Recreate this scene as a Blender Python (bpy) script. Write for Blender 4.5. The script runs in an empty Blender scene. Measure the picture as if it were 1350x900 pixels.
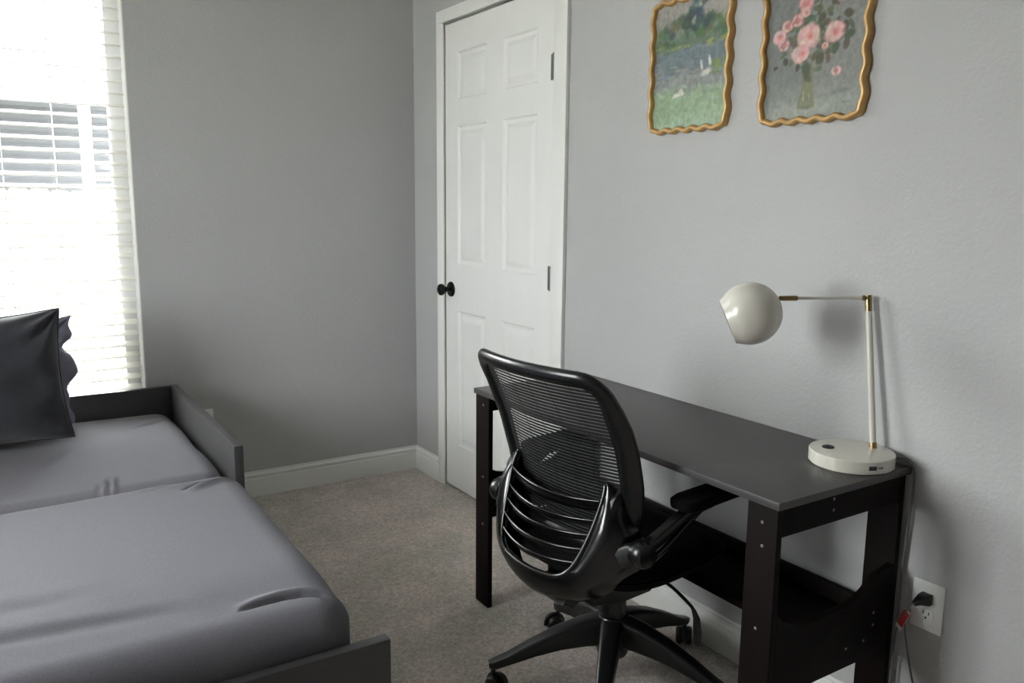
import bpy, bmesh, math, random
import numpy as np
from mathutils import Vector, Matrix

sc = bpy.context.scene
COL = sc.collection
R = math.radians
rnd = random.Random(7)

# ------------------------------------------------------------------ camera
CAM = Vector((-1.7332, -3.5581, 1.2881))
YAW, PIT, ROL, FPX = 0.5707, 0.1648, 0.0096, 1084.93
d = Vector((math.sin(YAW)*math.cos(PIT), math.cos(YAW)*math.cos(PIT), -math.sin(PIT)))
r = Vector((math.cos(YAW), -math.sin(YAW), 0)); u = r.cross(d)
r2 = r*math.cos(ROL) + u*math.sin(ROL); u2 = -r*math.sin(ROL) + u*math.cos(ROL)
cd = bpy.data.cameras.new('camera'); cam = bpy.data.objects.new('camera', cd); COL.objects.link(cam)
cam.matrix_world = Matrix(((r2.x, u2.x, -d.x, CAM.x), (r2.y, u2.y, -d.y, CAM.y), (r2.z, u2.z, -d.z, CAM.z), (0, 0, 0, 1)))
cd.sensor_width = 36; cd.lens = FPX*36/1350; cd.clip_start = .05; cd.clip_end = 200
sc.camera = cam

# ------------------------------------------------------------------ light
sc.view_settings.view_transform = 'Standard'; sc.view_settings.look = 'None'
sc.view_settings.gamma = 1; sc.view_settings.use_curve_mapping = False
sc.view_settings.exposure = 4.48
w = bpy.data.worlds.new('overcast_sky'); sc.world = w; w.use_nodes = True
bg = w.node_tree.nodes['Background']; bg.inputs[0].default_value = (.99, .99, .985, 1); bg.inputs[1].default_value = 1.6

sun = bpy.data.lights.new('sun', 'SUN'); sun.energy = 3.2; sun.angle = R(6); sun.color = (1, .99, .98)
so = bpy.data.objects.new('sun', sun); COL.objects.link(so); so.rotation_euler = Vector((-.50, .32, -.80)).to_track_quat('-Z', 'Y').to_euler()
WIN = (-2.86, -1.2166, .42, 2.28)          # window opening x0, x1, z0, z1 in the back wall
def portal(name, loc, rot, sx, sy):
    l = bpy.data.lights.new(name, 'AREA'); l.shape = 'RECTANGLE'; l.size = sx; l.size_y = sy
    l.cycles.is_portal = True
    o = bpy.data.objects.new(name, l); COL.objects.link(o); o.location = loc; o.rotation_euler = rot
portal('window_portal', ((WIN[0]+WIN[1])/2, .16, (WIN[2]+WIN[3])/2), (R(-90), 0, 0), WIN[1]-WIN[0], WIN[3]-WIN[2])
XL = -3.27; YF = -6.0; ZC = 2.44
WIN2 = (-1.96, -1.08, .80, 2.20)            # second window, in the left wall over the bed: y0, y1, z0, z1
portal('side_window_portal', (XL-.16, (WIN2[0]+WIN2[1])/2, (WIN2[2]+WIN2[3])/2), (0, R(-90), 0), WIN2[3]-WIN2[2], WIN2[1]-WIN2[0])

# ------------------------------------------------------------------ materials
def lin(c):
    c /= 255.0
    return c/12.92 if c <= .04045 else ((c+.055)/1.055)**2.4
def rgb(*c): return (*[lin(float(x)) for x in c], 1)
MATS = {}
def mat(name, col, rough=.5, metal=0, var=0., vscale=8, bump=0., bscale=60, bdetail=3, coat=0., sheen=0., spec=.5, stretch=None, dist=.002, col2=None):
    m = bpy.data.materials.new(name); m.use_nodes = True
    nt = m.node_tree; N = nt.nodes; Lk = nt.links; b = N['Principled BSDF']
    b.inputs['Roughness'].default_value = rough; b.inputs['Metallic'].default_value = metal
    b.inputs['Coat Weight'].default_value = coat; b.inputs['Sheen Weight'].default_value = sheen
    b.inputs['Specular IOR Level'].default_value = spec
    tc = N.new('ShaderNodeTexCoord'); src = tc.outputs['Object']
    if stretch:
        mp = N.new('ShaderNodeMapping'); mp.inputs['Scale'].default_value = stretch
        Lk.new(src, mp.inputs[0]); src = mp.outputs[0]
    b.inputs['Base Color'].default_value = col
    n1 = N.new('ShaderNodeTexNoise'); n1.inputs['Scale'].default_value = vscale; n1.inputs['Detail'].default_value = 4
    Lk.new(src, n1.inputs['Vector'])
    mx = N.new('ShaderNodeMix'); mx.data_type = 'RGBA'
    c2 = col2 if col2 else tuple(max(0, c*(1-var)) for c in col[:3])+(1,)
    c1 = col if col2 else tuple(min(1, c*(1+var)) for c in col[:3])+(1,)
    mr = N.new('ShaderNodeMapRange'); mr.inputs[1].default_value = .3; mr.inputs[2].default_value = .7
    Lk.new(n1.outputs[0], mr.inputs[0]); Lk.new(mr.outputs[0], mx.inputs[0])
    mx.inputs[6].default_value = c1; mx.inputs[7].default_value = c2
    Lk.new(mx.outputs[2], b.inputs['Base Color'])
    if bump:
        n2 = N.new('ShaderNodeTexNoise'); n2.inputs['Scale'].default_value = bscale; n2.inputs['Detail'].default_value = bdetail
        Lk.new(src, n2.inputs['Vector'])
        bp = N.new('ShaderNodeBump'); bp.inputs['Strength'].default_value = bump; bp.inputs['Distance'].default_value = dist
        Lk.new(n2.outputs[0], bp.inputs['Height']); Lk.new(bp.outputs[0], b.inputs['Normal'])
    MATS[name] = m
    return m

M = MATS
mat('wall_paint', rgb(176, 176, 176), .75, var=.015, vscale=3, bump=.45, bscale=110, bdetail=2, dist=.003, spec=.3)
mat('ceiling_paint', rgb(226, 226, 224), .9, var=.01, bump=.3, bscale=80)
mat('white_trim', rgb(228, 228, 225), .38, var=.01, vscale=4)
mat('door_paint', rgb(226, 226, 224), .42, var=.01, vscale=4, bump=.12, bscale=40, stretch=(1, 6, .6), dist=.001)
mat('blind_white', rgb(240, 240, 238), .45, var=.01)
mat('vinyl', rgb(235, 236, 237), .4, var=.01)
mat('bed_laminate', rgb(66, 65, 66), .36, var=.06, vscale=20, stretch=(1, 1, 8))
mat('sheet', rgb(110, 109, 115), .95, var=.10, vscale=300, bump=.25, bscale=600, sheen=.03, dist=.0015, spec=.1)
mat('pillow_velvet', rgb(50, 50, 55), .95, var=.12, vscale=30, bump=.3, bscale=160, sheen=.5, spec=.1)
mat('pillow_lilac', rgb(118, 117, 132), .95, var=.1, vscale=40, bump=.3, bscale=200, sheen=.2, spec=.1)
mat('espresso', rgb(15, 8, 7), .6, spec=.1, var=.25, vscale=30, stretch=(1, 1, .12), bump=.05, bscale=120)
mat('espresso_lit_top', rgb(68, 65, 65), .36, var=.07, vscale=26, stretch=(6, .5, 1))  # espresso lightened for the top: reflected light put into the colour
mat('cap_plastic', rgb(118, 104, 100), .5)
mat('black_gloss', rgb(9, 9, 10), .19, spec=.6, var=.1)
mat('black_plastic', rgb(15, 15, 16), .38, var=.1)
mat('black_satin', rgb(17, 17, 18), .27, var=.1)
mat('mesh_thread', rgb(20, 20, 21), .55, var=.1)
mat('seat_fabric', rgb(12, 12, 13), .95, var=.2, vscale=300, bump=.3, bscale=500, spec=.1)
mat('lamp_cream', rgb(204, 200, 189), .22, spec=.55, var=.01)
mat('brass', rgb(160, 138, 104), .32, metal=1, var=.1, vscale=60)
mat('dark_rubber', rgb(20, 20, 20), .5, var=.1)
mat('grey_cord', rgb(96, 98, 100), .5, var=.05)
mat('gold_frame', rgb(184, 148, 96), .38, metal=.35, var=.12, vscale=40, bump=.1, bscale=90)
mat('outlet_white', rgb(226, 226, 224), .35, var=.01)
mat('red_tag', rgb(190, 62, 62), .6, var=.1, vscale=200)
mat('paper_white', rgb(215, 212, 208), .7, var=.03)
mat('steel', rgb(128, 128, 128), .42, metal=1, var=.05)
mat('knob_bronze', rgb(18, 17, 17), .33, metal=.6, var=.1)
mat('bulb_white', rgb(235, 235, 230), .3, var=.01)
mat('fence_wood', rgb(112, 103, 93), .85, var=.2, vscale=5, stretch=(3, 3, .4), bump=.3, bscale=30)
mat('siding_grey', rgb(56, 58, 62), .7, var=.08, vscale=3)
mat('patio_white', rgb(225, 225, 225), .6, var=.02)
mat('roof_grey', rgb(66, 66, 70), .7, var=.08)
mat('lawn', rgb(176, 174, 164), .95, var=.3, vscale=9, bump=.6, bscale=90, dist=.02)

m = M['blind_white']; nt = m.node_tree; pb_ = nt.nodes['Principled BSDF']     # thin slats let some light through
tl = nt.nodes.new('ShaderNodeBsdfTranslucent'); tl.inputs[0].default_value = rgb(240, 240, 236); ms = nt.nodes.new('ShaderNodeMixShader'); ms.inputs[0].default_value = .45
nt.links.new(pb_.outputs[0], ms.inputs[1]); nt.links.new(tl.outputs[0], ms.inputs[2]); nt.links.new(ms.outputs[0], nt.nodes['Material Output'].inputs[0])
# carpet: brown grey pile, two scales of colour and a rough relief
m = mat('carpet', rgb(138, 127, 121), .98, spec=.05, sheen=.2)
nt = m.node_tree; N = nt.nodes; Lk = nt.links; b = N['Principled BSDF']
for l in list(b.inputs['Base Color'].links): Lk.remove(l)
tc = N.new('ShaderNodeTexCoord')
def noise(s, det, ro=.6):
    n = N.new('ShaderNodeTexNoise'); n.inputs['Scale'].default_value = s; n.inputs['Detail'].default_value = det; n.inputs['Roughness'].default_value = ro
    Lk.new(tc.outputs['Object'], n.inputs['Vector']); return n
def ramp(src, a, c0, bb, c1):
    k = N.new('ShaderNodeValToRGB'); k.color_ramp.elements[0].position = a; k.color_ramp.elements[0].color = c0
    k.color_ramp.elements[1].position = bb; k.color_ramp.elements[1].color = c1; Lk.new(src, k.inputs[0]); return k
big = ramp(noise(6, 6).outputs[0], .36, rgb(214, 208, 198), .64, rgb(244, 228, 222))
fine = ramp(noise(115, 5, .8).outputs[0], .36, (.50, .49, .48, 1), .62, (1.0, 1.0, 1.0, 1))
mid = ramp(noise(38, 3, .7).outputs[0], .3, (.80, .80, .80, 1), .7, (1, 1, 1, 1))
x1 = N.new('ShaderNodeMix'); x1.data_type = 'RGBA'; x1.blend_type = 'MULTIPLY'; x1.inputs[0].default_value = 1
Lk.new(big.outputs[0], x1.inputs[6]); Lk.new(fine.outputs[0], x1.inputs[7])
x2 = N.new('ShaderNodeMix'); x2.data_type = 'RGBA'; x2.blend_type = 'MULTIPLY'; x2.inputs[0].default_value = 1
Lk.new(x1.outputs[2], x2.inputs[6]); Lk.new(mid.outputs[0], x2.inputs[7]); Lk.new(x2.outputs[2], b.inputs['Base Color'])
bp = N.new('ShaderNodeBump'); bp.inputs['Strength'].default_value = .8; bp.inputs['Distance'].default_value = .005
Lk.new(noise(150, 3, .8).outputs[0], bp.inputs['Height']); Lk.new(bp.outputs[0], b.inputs['Normal'])

# clear window glass: transparent with a fresnel reflection
m = bpy.data.materials.new('window_glass'); m.use_nodes = True; nt = m.node_tree; nt.nodes.clear()
out = nt.nodes.new('ShaderNodeOutputMaterial'); tr = nt.nodes.new('ShaderNodeBsdfTransparent'); gl = nt.nodes.new('ShaderNodeBsdfGlossy')
gl.inputs['Roughness'].default_value = .02; fr = nt.nodes.new('ShaderNodeFresnel'); mx = nt.nodes.new('ShaderNodeMixShader')
tr.inputs[0].default_value = (.93, .95, .95, 1)
nt.links.new(fr.outputs[0], mx.inputs[0]); nt.links.new(tr.outputs[0], mx.inputs[1]); nt.links.new(gl.outputs[0], mx.inputs[2]); nt.links.new(mx.outputs[0], out.inputs[0])
MATS['window_glass'] = m
def vcol_mat(name):
    m = bpy.data.materials.new(name); m.use_nodes = True; b = m.node_tree.nodes['Principled BSDF']
    a = m.node_tree.nodes.new('ShaderNodeVertexColor'); a.layer_name = 'paint'
    m.node_tree.links.new(a.outputs[0], b.inputs['Base Color']); b.inputs['Roughness'].default_value = .55
    MATS[name] = m
vcol_mat('painted_canvas')

# ------------------------------------------------------------------ helpers
WM = {}
def tag(o, label=None, cat=None, group=None, kind=None):
    if label: o['label'] = label
    if cat: o['category'] = cat
    if group: o['group'] = group
    if kind: o['kind'] = kind
    return o
def thing(name, label, cat, loc=(0, 0, 0), rz=0, group=None):
    o = bpy.data.objects.new(name, None); COL.objects.link(o)
    o.location = loc; o.rotation_euler = (0, 0, rz); o.empty_display_size = .1
    WM[o] = Matrix.Translation(loc) @ Matrix.Rotation(rz, 4, 'Z')
    return tag(o, label, cat, group)

class MB:
    """collects shapes for ONE mesh object"""
    def __init__(s): s.v = []; s.f = []
    def add(s, vs, fs):
        n = len(s.v); s.v += [tuple(x) for x in vs]; s.f += [tuple(i+n for i in q) for q in fs]; return s
    def box(s, x0, x1, y0, y1, z0, z1):
        vs = [(x, y, z) for x in (x0, x1) for y in (y0, y1) for z in (z0, z1)]
        return s.add(vs, [(0, 1, 3, 2), (4, 6, 7, 5), (0, 4, 5, 1), (2, 3, 7, 6), (0, 2, 6, 4), (1, 5, 7, 3)])
    def prism(s, pts, axis, a, b):
        """2-D outline extruded along an axis from a to b"""
        k = 'xyz'.index(axis); n = len(pts)
        def p(q, t):
            q = list(q); q.insert(k, t); return tuple(q)
        vs = [p(q, a) for q in pts]+[p(q, b) for q in pts]
        fs = [(i, (i+1) % n, n+(i+1) % n, n+i) for i in range(n)]+[tuple(range(n))[::-1], tuple(range(n, 2*n))]
        return s.add(vs, fs)
    def sweep(s, pts, secs, closed=False, up=(0, 0, 1), caps=True):
        """secs: list of 2-D sections (or one), swept along pts; section x = side, y = up"""
        pts = [Vector(p) for p in pts]; n = len(pts); vs = []
        one = not isinstance(secs[0][0], (tuple, list))
        prev = None
        for i, p in enumerate(pts):
            if closed: t = pts[(i+1) % n]-pts[i-1]
            else: t = pts[min(i+1, n-1)]-pts[max(i-1, 0)]
            t.normalize()
            upv = up[i] if isinstance(up, list) else Vector(up)
            upv = Vector(upv)
            a = t.cross(upv)
            if a.length < 1e-4: a = prev if prev else t.orthogonal()
            a.normalize(); bb = a.cross(t).normalized(); prev = a
            sec = secs if one else secs[i]
            vs += [p+a*q[0]+bb*q[1] for q in sec]
        m_ = len(secs if one else secs[0]); fs = []
        for i in range(n if closed else n-1):
            for j in range(m_):
                i2 = (i+1) % n; j2 = (j+1) % m_
                fs.append((i*m_+j, i*m_+j2, i2*m_+j2, i2*m_+j))
        if not closed and caps: fs += [tuple(range(m_)), tuple(range((n-1)*m_, n*m_))[::-1]]
        return s.add(vs, fs)
    def tube(s, pts, rad, n=10, closed=False, up=(0, 0, 1)):
        rr = rad if isinstance(rad, (list, tuple)) else [rad]*len(pts)
        return s.sweep(pts, [[(q*math.cos(2*math.pi*k/n), q*math.sin(2*math.pi*k/n)) for k in range(n)] for q in rr], closed, up)
    def lathe(s, prof, mtx=None, n=28, closed_ends=True):
        """prof: list of (radius, height) turned about local z"""
        vs = []; fs = []
        for (q, z) in prof:
            for k in range(n):
                v = Vector((q*math.cos(2*math.pi*k/n), q*math.sin(2*math.pi*k/n), z)); vs.append(mtx @ v if mtx else v)
        for i in range(len(prof)-1):
            for k in range(n):
                fs.append((i*n+k, i*n+(k+1) % n, (i+1)*n+(k+1) % n, (i+1)*n+k))
        if closed_ends: fs += [tuple(range(n))[::-1], tuple(range((len(prof)-1)*n, len(prof)*n))]
        return s.add(vs, fs)
    def grid(s, nu, nv, fn, close=False):
        vs = [fn(i/(nu-1), j/(nv-1)) for i in range(nu) for j in range(nv)]
        fs = [(i*nv+j, (i+1)*nv+j, (i+1)*nv+j+1, i*nv+j+1) for i in range(nu-1) for j in range(nv-1)]
        return s.add(vs, fs)
    def build(s, name, material, parent=None, bevel=0, seg=2, smooth=40, local=False, sub=0, solid=0, merge=0, label=None, cat=None, group=None, kind=None):
        bm = bmesh.new()
        inv = None
        org = Vector((0, 0, 0))
        if parent is not None:
            if not local: inv = WM[parent].inverted()
        else:
            lo = [min(v[k] for v in s.v) for k in range(3)]; hi = [max(v[k] for v in s.v) for k in range(3)]
            org = Vector(((lo[0]+hi[0])/2, (lo[1]+hi[1])/2, lo[2]))
        vv = []
        for v in s.v:
            v = Vector(v); v = (inv @ v) if inv else v-org
            vv.append(bm.verts.new(v))
        for f in s.f:
            try: bm.faces.new([vv[i] for i in f])
            except ValueError: pass
        if merge: bmesh.ops.remove_doubles(bm, verts=bm.verts, dist=merge)
        bmesh.ops.recalc_face_normals(bm, faces=bm.faces)
        if bevel:
            es = [e for e in bm.edges if len(e.link_faces) == 2 and e.calc_face_angle(0) > R(35)]
            bmesh.ops.bevel(bm, geom=es, offset=bevel, segments=seg, profile=.6, affect='EDGES', clamp_overlap=True)
        me = bpy.data.meshes.new(name); bm.to_mesh(me); bm.free()
        if smooth:
            for p in me.polygons: p.use_smooth = True
            me.set_sharp_from_angle(angle=R(smooth))
        me.materials.append(MATS[material])
        o = bpy.data.objects.new(name, me); COL.objects.link(o)
        if parent is not None:
            o.parent = parent; WM[o] = WM[parent]
        else:
            o.location = org; WM[o] = Matrix.Translation(org)
        if solid:
            md = o.modifiers.new('solid', 'SOLIDIFY'); md.thickness = solid; md.offset = 0
        if sub:
            md = o.modifiers.new('sub', 'SUBSURF'); md.levels = sub; md.render_levels = sub
        return tag(o, label, cat, group, kind)

def clone_part(src, parent, loc, rot=None):
    c = src.copy(); COL.objects.link(c); c.parent = parent; c.location = loc
    if rot is not None: c.rotation_euler = rot
    WM[c] = WM[parent]
    return c
def struct(mb, name, material, **k): return mb.build(name, material, kind='structure', **k)
def ellipse(a, b, n=12): return [(a*math.cos(2*math.pi*k/n), b*math.sin(2*math.pi*k/n)) for k in range(n)]
def roundrect(hw, hh, q, n=4):
    pts = []
    for cx, cy, a0 in ((hw-q, hh-q, 0), (-hw+q, hh-q, 90), (-hw+q, -hh+q, 180), (hw-q, -hh+q, 270)):
        for k in range(n+1):
            a = R(a0+90*k/n); pts.append((cx+q*math.cos(a), cy+q*math.sin(a)))
    return pts
def smoothstep(a, b, x):
    t = np.clip((x-a)/(b-a), 0, 1); return t*t*(3-2*t)
def catmull(pts, n):
    P = [Vector(p) for p in pts]; out = []
    P = [P[0]*2-P[1]]+P+[P[-1]*2-P[-2]]
    for i in range(1, len(P)-2):
        for k in range(n):
            t = k/n; a, b_, c, e = P[i-1:i+3]
            out.append(.5*((2*b_)+(c-a)*t+(2*a-5*b_+4*c-e)*t*t+(3*b_-a-3*c+e)*t**3))
    out.append(P[-2]); return out

# ------------------------------------------------------------------ the room
T = .14
struct(MB().box(XL-T, .8, YF-T, T, -.1, 0), 'floor', 'carpet', smooth=0)
struct(MB().box(XL-T, .8, YF-T, T, ZC, ZC+.1), 'ceiling', 'ceiling_paint', smooth=0)
x0, x1, z0, z1 = WIN
struct(MB().box(XL-T, x0, 0, T, 0, ZC).box(x1, .8, 0, T, 0, ZC).box(x0, x1, 0, T, 0, z0).box(x0, x1, 0, T, z1, ZC), 'wall_back', 'wall_paint', smooth=0)
DY0, DY1, DH = -1.124, -.297, 2.044       # door opening
struct(MB().box(0, .12, DY1, 0, 0, ZC).box(0, .12, YF, DY0, 0, ZC).box(0, .12, DY0, DY1, DH, ZC), 'wall_right', 'wall_paint', smooth=0)
a0, a1, c0, c1 = WIN2
struct(MB().box(XL-T, XL, a1, 0, 0, ZC).box(XL-T, XL, YF, a0, 0, ZC).box(XL-T, XL, a0, a1, 0, c0).box(XL-T, XL, a0, a1, c1, ZC), 'wall_left', 'wall_paint', smooth=0)
struct(MB().box(XL-T, .8, YF-T, YF, 0, ZC), 'wall_front', 'wall_paint', smooth=0)
struct(MB().box(.68, .8, YF, 0, 0, ZC).box(.12, .68, -1.5, -1.4, 0, ZC), 'wall_light_block', 'wall_paint', smooth=0)  # unseen walls added behind the door to block sky light at its gaps

BBH, BBT = .1136, .014
BB = [(0, 0), (BBT, 0), (BBT, BBH-.034), (BBT-.0015, BBH-.0315), (BBT-.006, BBH-.031), (BBT-.006, BBH-.026), (BBT-.002, BBH-.022), (BBT-.0015, BBH-.016), (BBT-.006, BBH-.010), (BBT-.010, BBH-.008), (BBT-.010, BBH), (0, BBH)]
struct(MB().prism([(-a, b) for a, b in BB], 'x', XL, 0), 'baseboard_back', 'white_trim', smooth=25)
struct(MB().prism([(-a, b) for a, b in BB], 'y', -.258, 0).prism([(-a, b) for a, b in BB], 'y', YF, -1.208), 'baseboard_right', 'white_trim', smooth=25)
struct(MB().prism([(XL+a, b) for a, b in BB], 'y', YF, 0), 'baseboard_left', 'white_trim', smooth=25)

# door casing and jamb
trim = MB()
cw_l, cw_r = .047, .083
CP = [(0, .0), (.016, 0), (.016, .35), (.012, .55), (.009, 1), (0, 1)]   # depth out of wall, position from the outer edge
def casing_v(yo, yi):
    trim.prism([(-a, yo+(yi-yo)*t) for a, t in CP], 'z', 0, DH+.005)
casing_v(-.254, -.301); casing_v(-1.208, -1.124)
trim.prism([(-1.208, DH+.052), (-.254, DH+.052), (-.254, DH+.001), (-1.208, DH+.001)], 'x', -.016, 0)
struct(trim, 'trim_1', 'white_trim', bevel=.0025, smooth=30)
struct(MB().box(.0, .12, DY1-.0005, DY1+.012, 0, DH).box(.0, .12, DY0-.012, DY0+.0005, 0, DH).box(0, .12, DY0, DY1, DH-.0005, DH+.012)
       .box(.042, .055, DY1-.014, DY1, 0, DH).box(.042, .055, DY0, DY0+.014, 0, DH).box(.042, .055, DY0, DY1, DH-.014, DH), 'trim_2', 'white_trim', smooth=0)

# six-panel door
ya, yb, zb, zt = -1.116, -.304, .012, 2.036
cols = [(-1.010, -.772), (-.648, -.412)]; rows = [(.215, .826), (1.025, 1.615), (1.722, 1.915)]
door = MB()
XF, XB = .003, .038
ys = sorted({ya, yb, *[c for q in cols for c in q]}); zs = sorted({zb, zt, *[c for q in rows for c in q]})
for i in range(len(ys)-1):
    for j in range(len(zs)-1):
        cell = (ys[i], ys[i+1], zs[j], zs[j+1])
        if (ys[i], ys[i+1]) in cols and (zs[j], zs[j+1]) in rows: continue
        y0_, y1_, z0_, z1_ = cell
        door.add([(XF, y0_, z0_), (XF, y1_, z0_), (XF, y1_, z1_), (XF, y0_, z1_)], [(0, 1, 2, 3)])
door.add([(XF, ya, zb), (XF, yb, zb), (XF, yb, zt), (XF, ya, zt), (XB, ya, zb), (XB, yb, zb), (XB, yb, zt), (XB, ya, zt)],
         [(0, 1, 5, 4), (1, 2, 6, 5), (2, 3, 7, 6), (3, 0, 4, 7), (4, 5, 6, 7)])
DOOR = struct(door, 'door_1', 'door_paint', smooth=0)
for (y0_, y1_) in cols:
    for (z0_, z1_) in rows:
        pn = MB(); rings = []
        for ins, x in ((0, XF), (.007, XF+.006), (.016, XF+.0075), (.022, XF+.0075), (.040, XF+.0015), (.046, XF+.001)):
            rings.append([(x, y0_+ins, z0_+ins), (x, y1_-ins, z0_+ins), (x, y1_-ins, z1_-ins), (x, y0_+ins, z1_-ins)])
        vs = [p for q in rings for p in q]; fs = []
        for k in range(len(rings)-1):
            for j in range(4): fs.append((k*4+j, k*4+(j+1) % 4, k*4+4+(j+1) % 4, k*4+4+j))
        fs.append(tuple(range(len(vs)-4, len(vs))))
        pn.add(vs, fs).build('raised_panel', 'door_paint', DOOR, smooth=0)
kx = Matrix.Translation((XF, -.352, .916)) @ Matrix.Rotation(R(-90), 4, 'Y')
kn = MB().lathe([(.0335, 0), (.0335, .004), (.030, .008), (.014, .010), (.0115, .014), (.0115, .032), (.017, .036), (.0245, .043), (.0265, .051), (.0245, .058), (.017, .063), (.006, .065)], kx).build('door_knob', 'knob_bronze', DOOR, smooth=35, label='black round door knob with rosette')
for hz in (1.765, 1.024, .25):
    hg = MB().lathe([(.0065, 0), (.0065, .09)], Matrix.Translation((-.004, -1.1195, hz-.045)), 10).box(.0005, .0028, -1.1185, -1.094, hz-.044, hz+.044)
    hg.build('hinge', 'steel', DOOR, smooth=35)

# window in the back wall: vinyl single-hung unit, panes, sill
def window(name, x0, x1, z0, z1, T0, T1, mtx, nsplit=2):
    def tr(mb):
        mb.v = [tuple(mtx @ Vector(v)) for v in mb.v]; return mb
    f = .058
    W = struct(tr(MB().box(x0, x0+f, T0, T1, z0, z1).box(x1-f, x1, T0, T1, z0, z1).box(x0+f, x1-f, T0, T1, z0, z0+f).box(x0+f, x1-f, T0, T1, z1-f, z1)), name, 'vinyl', bevel=.004)
    mid = (x0+x1)/2
    tr(MB().box(mid-.03, mid+.03, T0, T1, z0+f, z1-f)).build('mullion', 'vinyl', W, bevel=.004)
    for a, b_ in ((x0+f, mid-.03), (mid+.03, x1-f)):
        tr(MB().box(a, b_, (T0+T1)/2+.004, (T0+T1)/2+.009, z0+f, z1-f)).build('pane', 'window_glass', W, smooth=0)
    return W
WIN1 = window('window_1', WIN[0], WIN[1], WIN[2], WIN[3], .088, T, Matrix.Identity(4))
window('window_2', WIN2[0], WIN2[1], WIN2[2], WIN2[3], .088, T, Matrix.Translation((XL, 0, 0)) @ Matrix.Rotation(R(90), 4, 'Z'))
struct(MB().box(WIN[1]-.004, WIN[1]+.001, -.0005, .088, WIN[2], WIN[3]).box(WIN[0]-.001, WIN[0]+.004, -.0005, .088, WIN[2], WIN[3]).box(WIN[0], WIN[1], -.0005, .088, WIN[3]-.004, WIN[3]+.001), 'trim_4', 'white_trim', smooth=0)
struct(MB().box(WIN[0], WIN[1], -.02, .088, WIN[2]-.0, WIN[2]+.018), 'trim_3', 'white_trim', bevel=.004)

# horizontal blind: each slat a part
BY = .046
BL = thing('window_blind', 'white faux-wood horizontal blind with open slats hung in the bright window', 'blind', ((WIN[0]+WIN[1])/2, BY, WIN[2]+.02))
bx0, bx1 = WIN[0]+.010, WIN[1]-.010
MB().box(bx0, bx1, BY-.026, BY+.026, WIN[3]-.045, WIN[3]-.002).build('headrail', 'blind_white', BL, bevel=.003)
MB().box(bx0, bx1, BY-.025, BY+.025, WIN[2]+.022, WIN[2]+.036).build('bottom_rail', 'blind_white', BL, bevel=.003)
tilt = R(17); sec = []
for k in range(7):
    t = -1+2*k/6; sec.append((t*.025, .0016+.0022*(1-t*t)))
sec = sec+[(a, b_-.0028) for a, b_ in sec[::-1]]
sl = MB(); L0 = (bx1-bx0)/2
sl.prism([(a*math.cos(tilt)-b_*math.sin(tilt), a*math.sin(tilt)+b_*math.cos(tilt)) for a, b_ in sec], 'x', -L0, L0)
zz = WIN[2]+.075; first = None
while zz < WIN[3]-.07:
    lz = zz-(WIN[2]+.02)
    if first is None:
        first = sl.build('slat', 'blind_white', BL, smooth=50, local=True); first.location = (0, 0, lz)
    else: clone_part(first, BL, (0, 0, lz))
    zz += .0445
for cx in (-1.4756, -1.647, -2.05, -2.50):
    for dy in (-.024, .024):
        MB().tube([(cx, BY+dy, WIN[2]+.03), (cx, BY+dy, WIN[3]-.04)], .0012, 6).build('ladder_cord', 'blind_white', BL)
# ------------------------------------------------------------------ outdoors
GZ = -.35
struct(MB().box(-30, 30, T, 40, GZ-.2, GZ).box(-30, XL-T, -30, T, GZ-.2, GZ), 'ground_lawn', 'lawn', smooth=0)
FE = thing('privacy_fence', 'pale wooden board fence outside the window', 'fence', (-2, 4.0, GZ))
pk = MB().prism([(-.068, 0), (.068, 0), (.068, 1.70), (.05, 1.72), (-.05, 1.72), (-.068, 1.70)], 'y', -.009, .009)
first = None
for k in range(56):
    lx = -5.0+k*.142; lz = rnd.uniform(-.008, .008); ly = rnd.uniform(-.004, .004)
    if first is None: first = pk.build('plank', 'fence_wood', FE, local=True, smooth=0); first.location = (lx, ly, lz)
    else: clone_part(first, FE, (lx, ly, lz), (0, 0, rnd.uniform(-.02, .02)))
for zr in (.3, 1.4): MB().box(-5, 3, .012, .05, zr, zr+.09).build('rail', 'fence_wood', FE, local=True, smooth=0)
# neighbour's covered patio behind the fence
PA = thing('covered_patio', 'neighbouring covered patio with white post and grey siding beyond the fence', 'building', (-2.5, 9.0, GZ))
px0, px1, py0, py1 = -9.0, .35, 6.5, 10.0
wallp = MB().box(px0, px1, py1, py1+.2, GZ, 3.4); wallp.build('wall', 'siding_grey', PA, smooth=0)
bd = MB().prism([(0, 0), (-.03, 0), (-.008, .17), (0, .17)], 'x', px0, px1); first = None
for k in range(17):
    if first is None: first = bd.build('siding_board', 'siding_grey', PA, local=True, smooth=0); first.location = (2.5, 1.0, .1)
    else: clone_part(first, PA, (2.5, 1.0, .1+k*.165))
MB().prism([(py0-.25, 2.26), (py1, 2.95), (py1, 3.02), (py0-.25, 2.36)], 'x', px0-.2, px1+.2).build('roof', 'roof_grey', PA, smooth=0)
rb = MB().prism([(-2.0, 2.345-GZ), (1.0, 2.89-GZ), (1.0, 2.945-GZ), (-2.0, 2.40-GZ)], 'x', -.022, .022); first = None
for k in range(44):
    if first is None: first = rb.build('roof_rib', 'siding_grey', PA, local=True, smooth=0); first.location = (px0+2.6, 0, 0)
    else: clone_part(first, PA, (px0+2.6+k*.21, 0, 0))
for xx in (-.763, -4.2, -8.2): MB().box(xx, xx+.11, py0-.05, py0+.06, GZ, 2.28).build('post', 'patio_white', PA, bevel=.006)
MB().box(-2.6, -1.6, py1-.05, py1+.02, .9, 1.9).build('window_frame', 'patio_white', PA, smooth=0)

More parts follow.
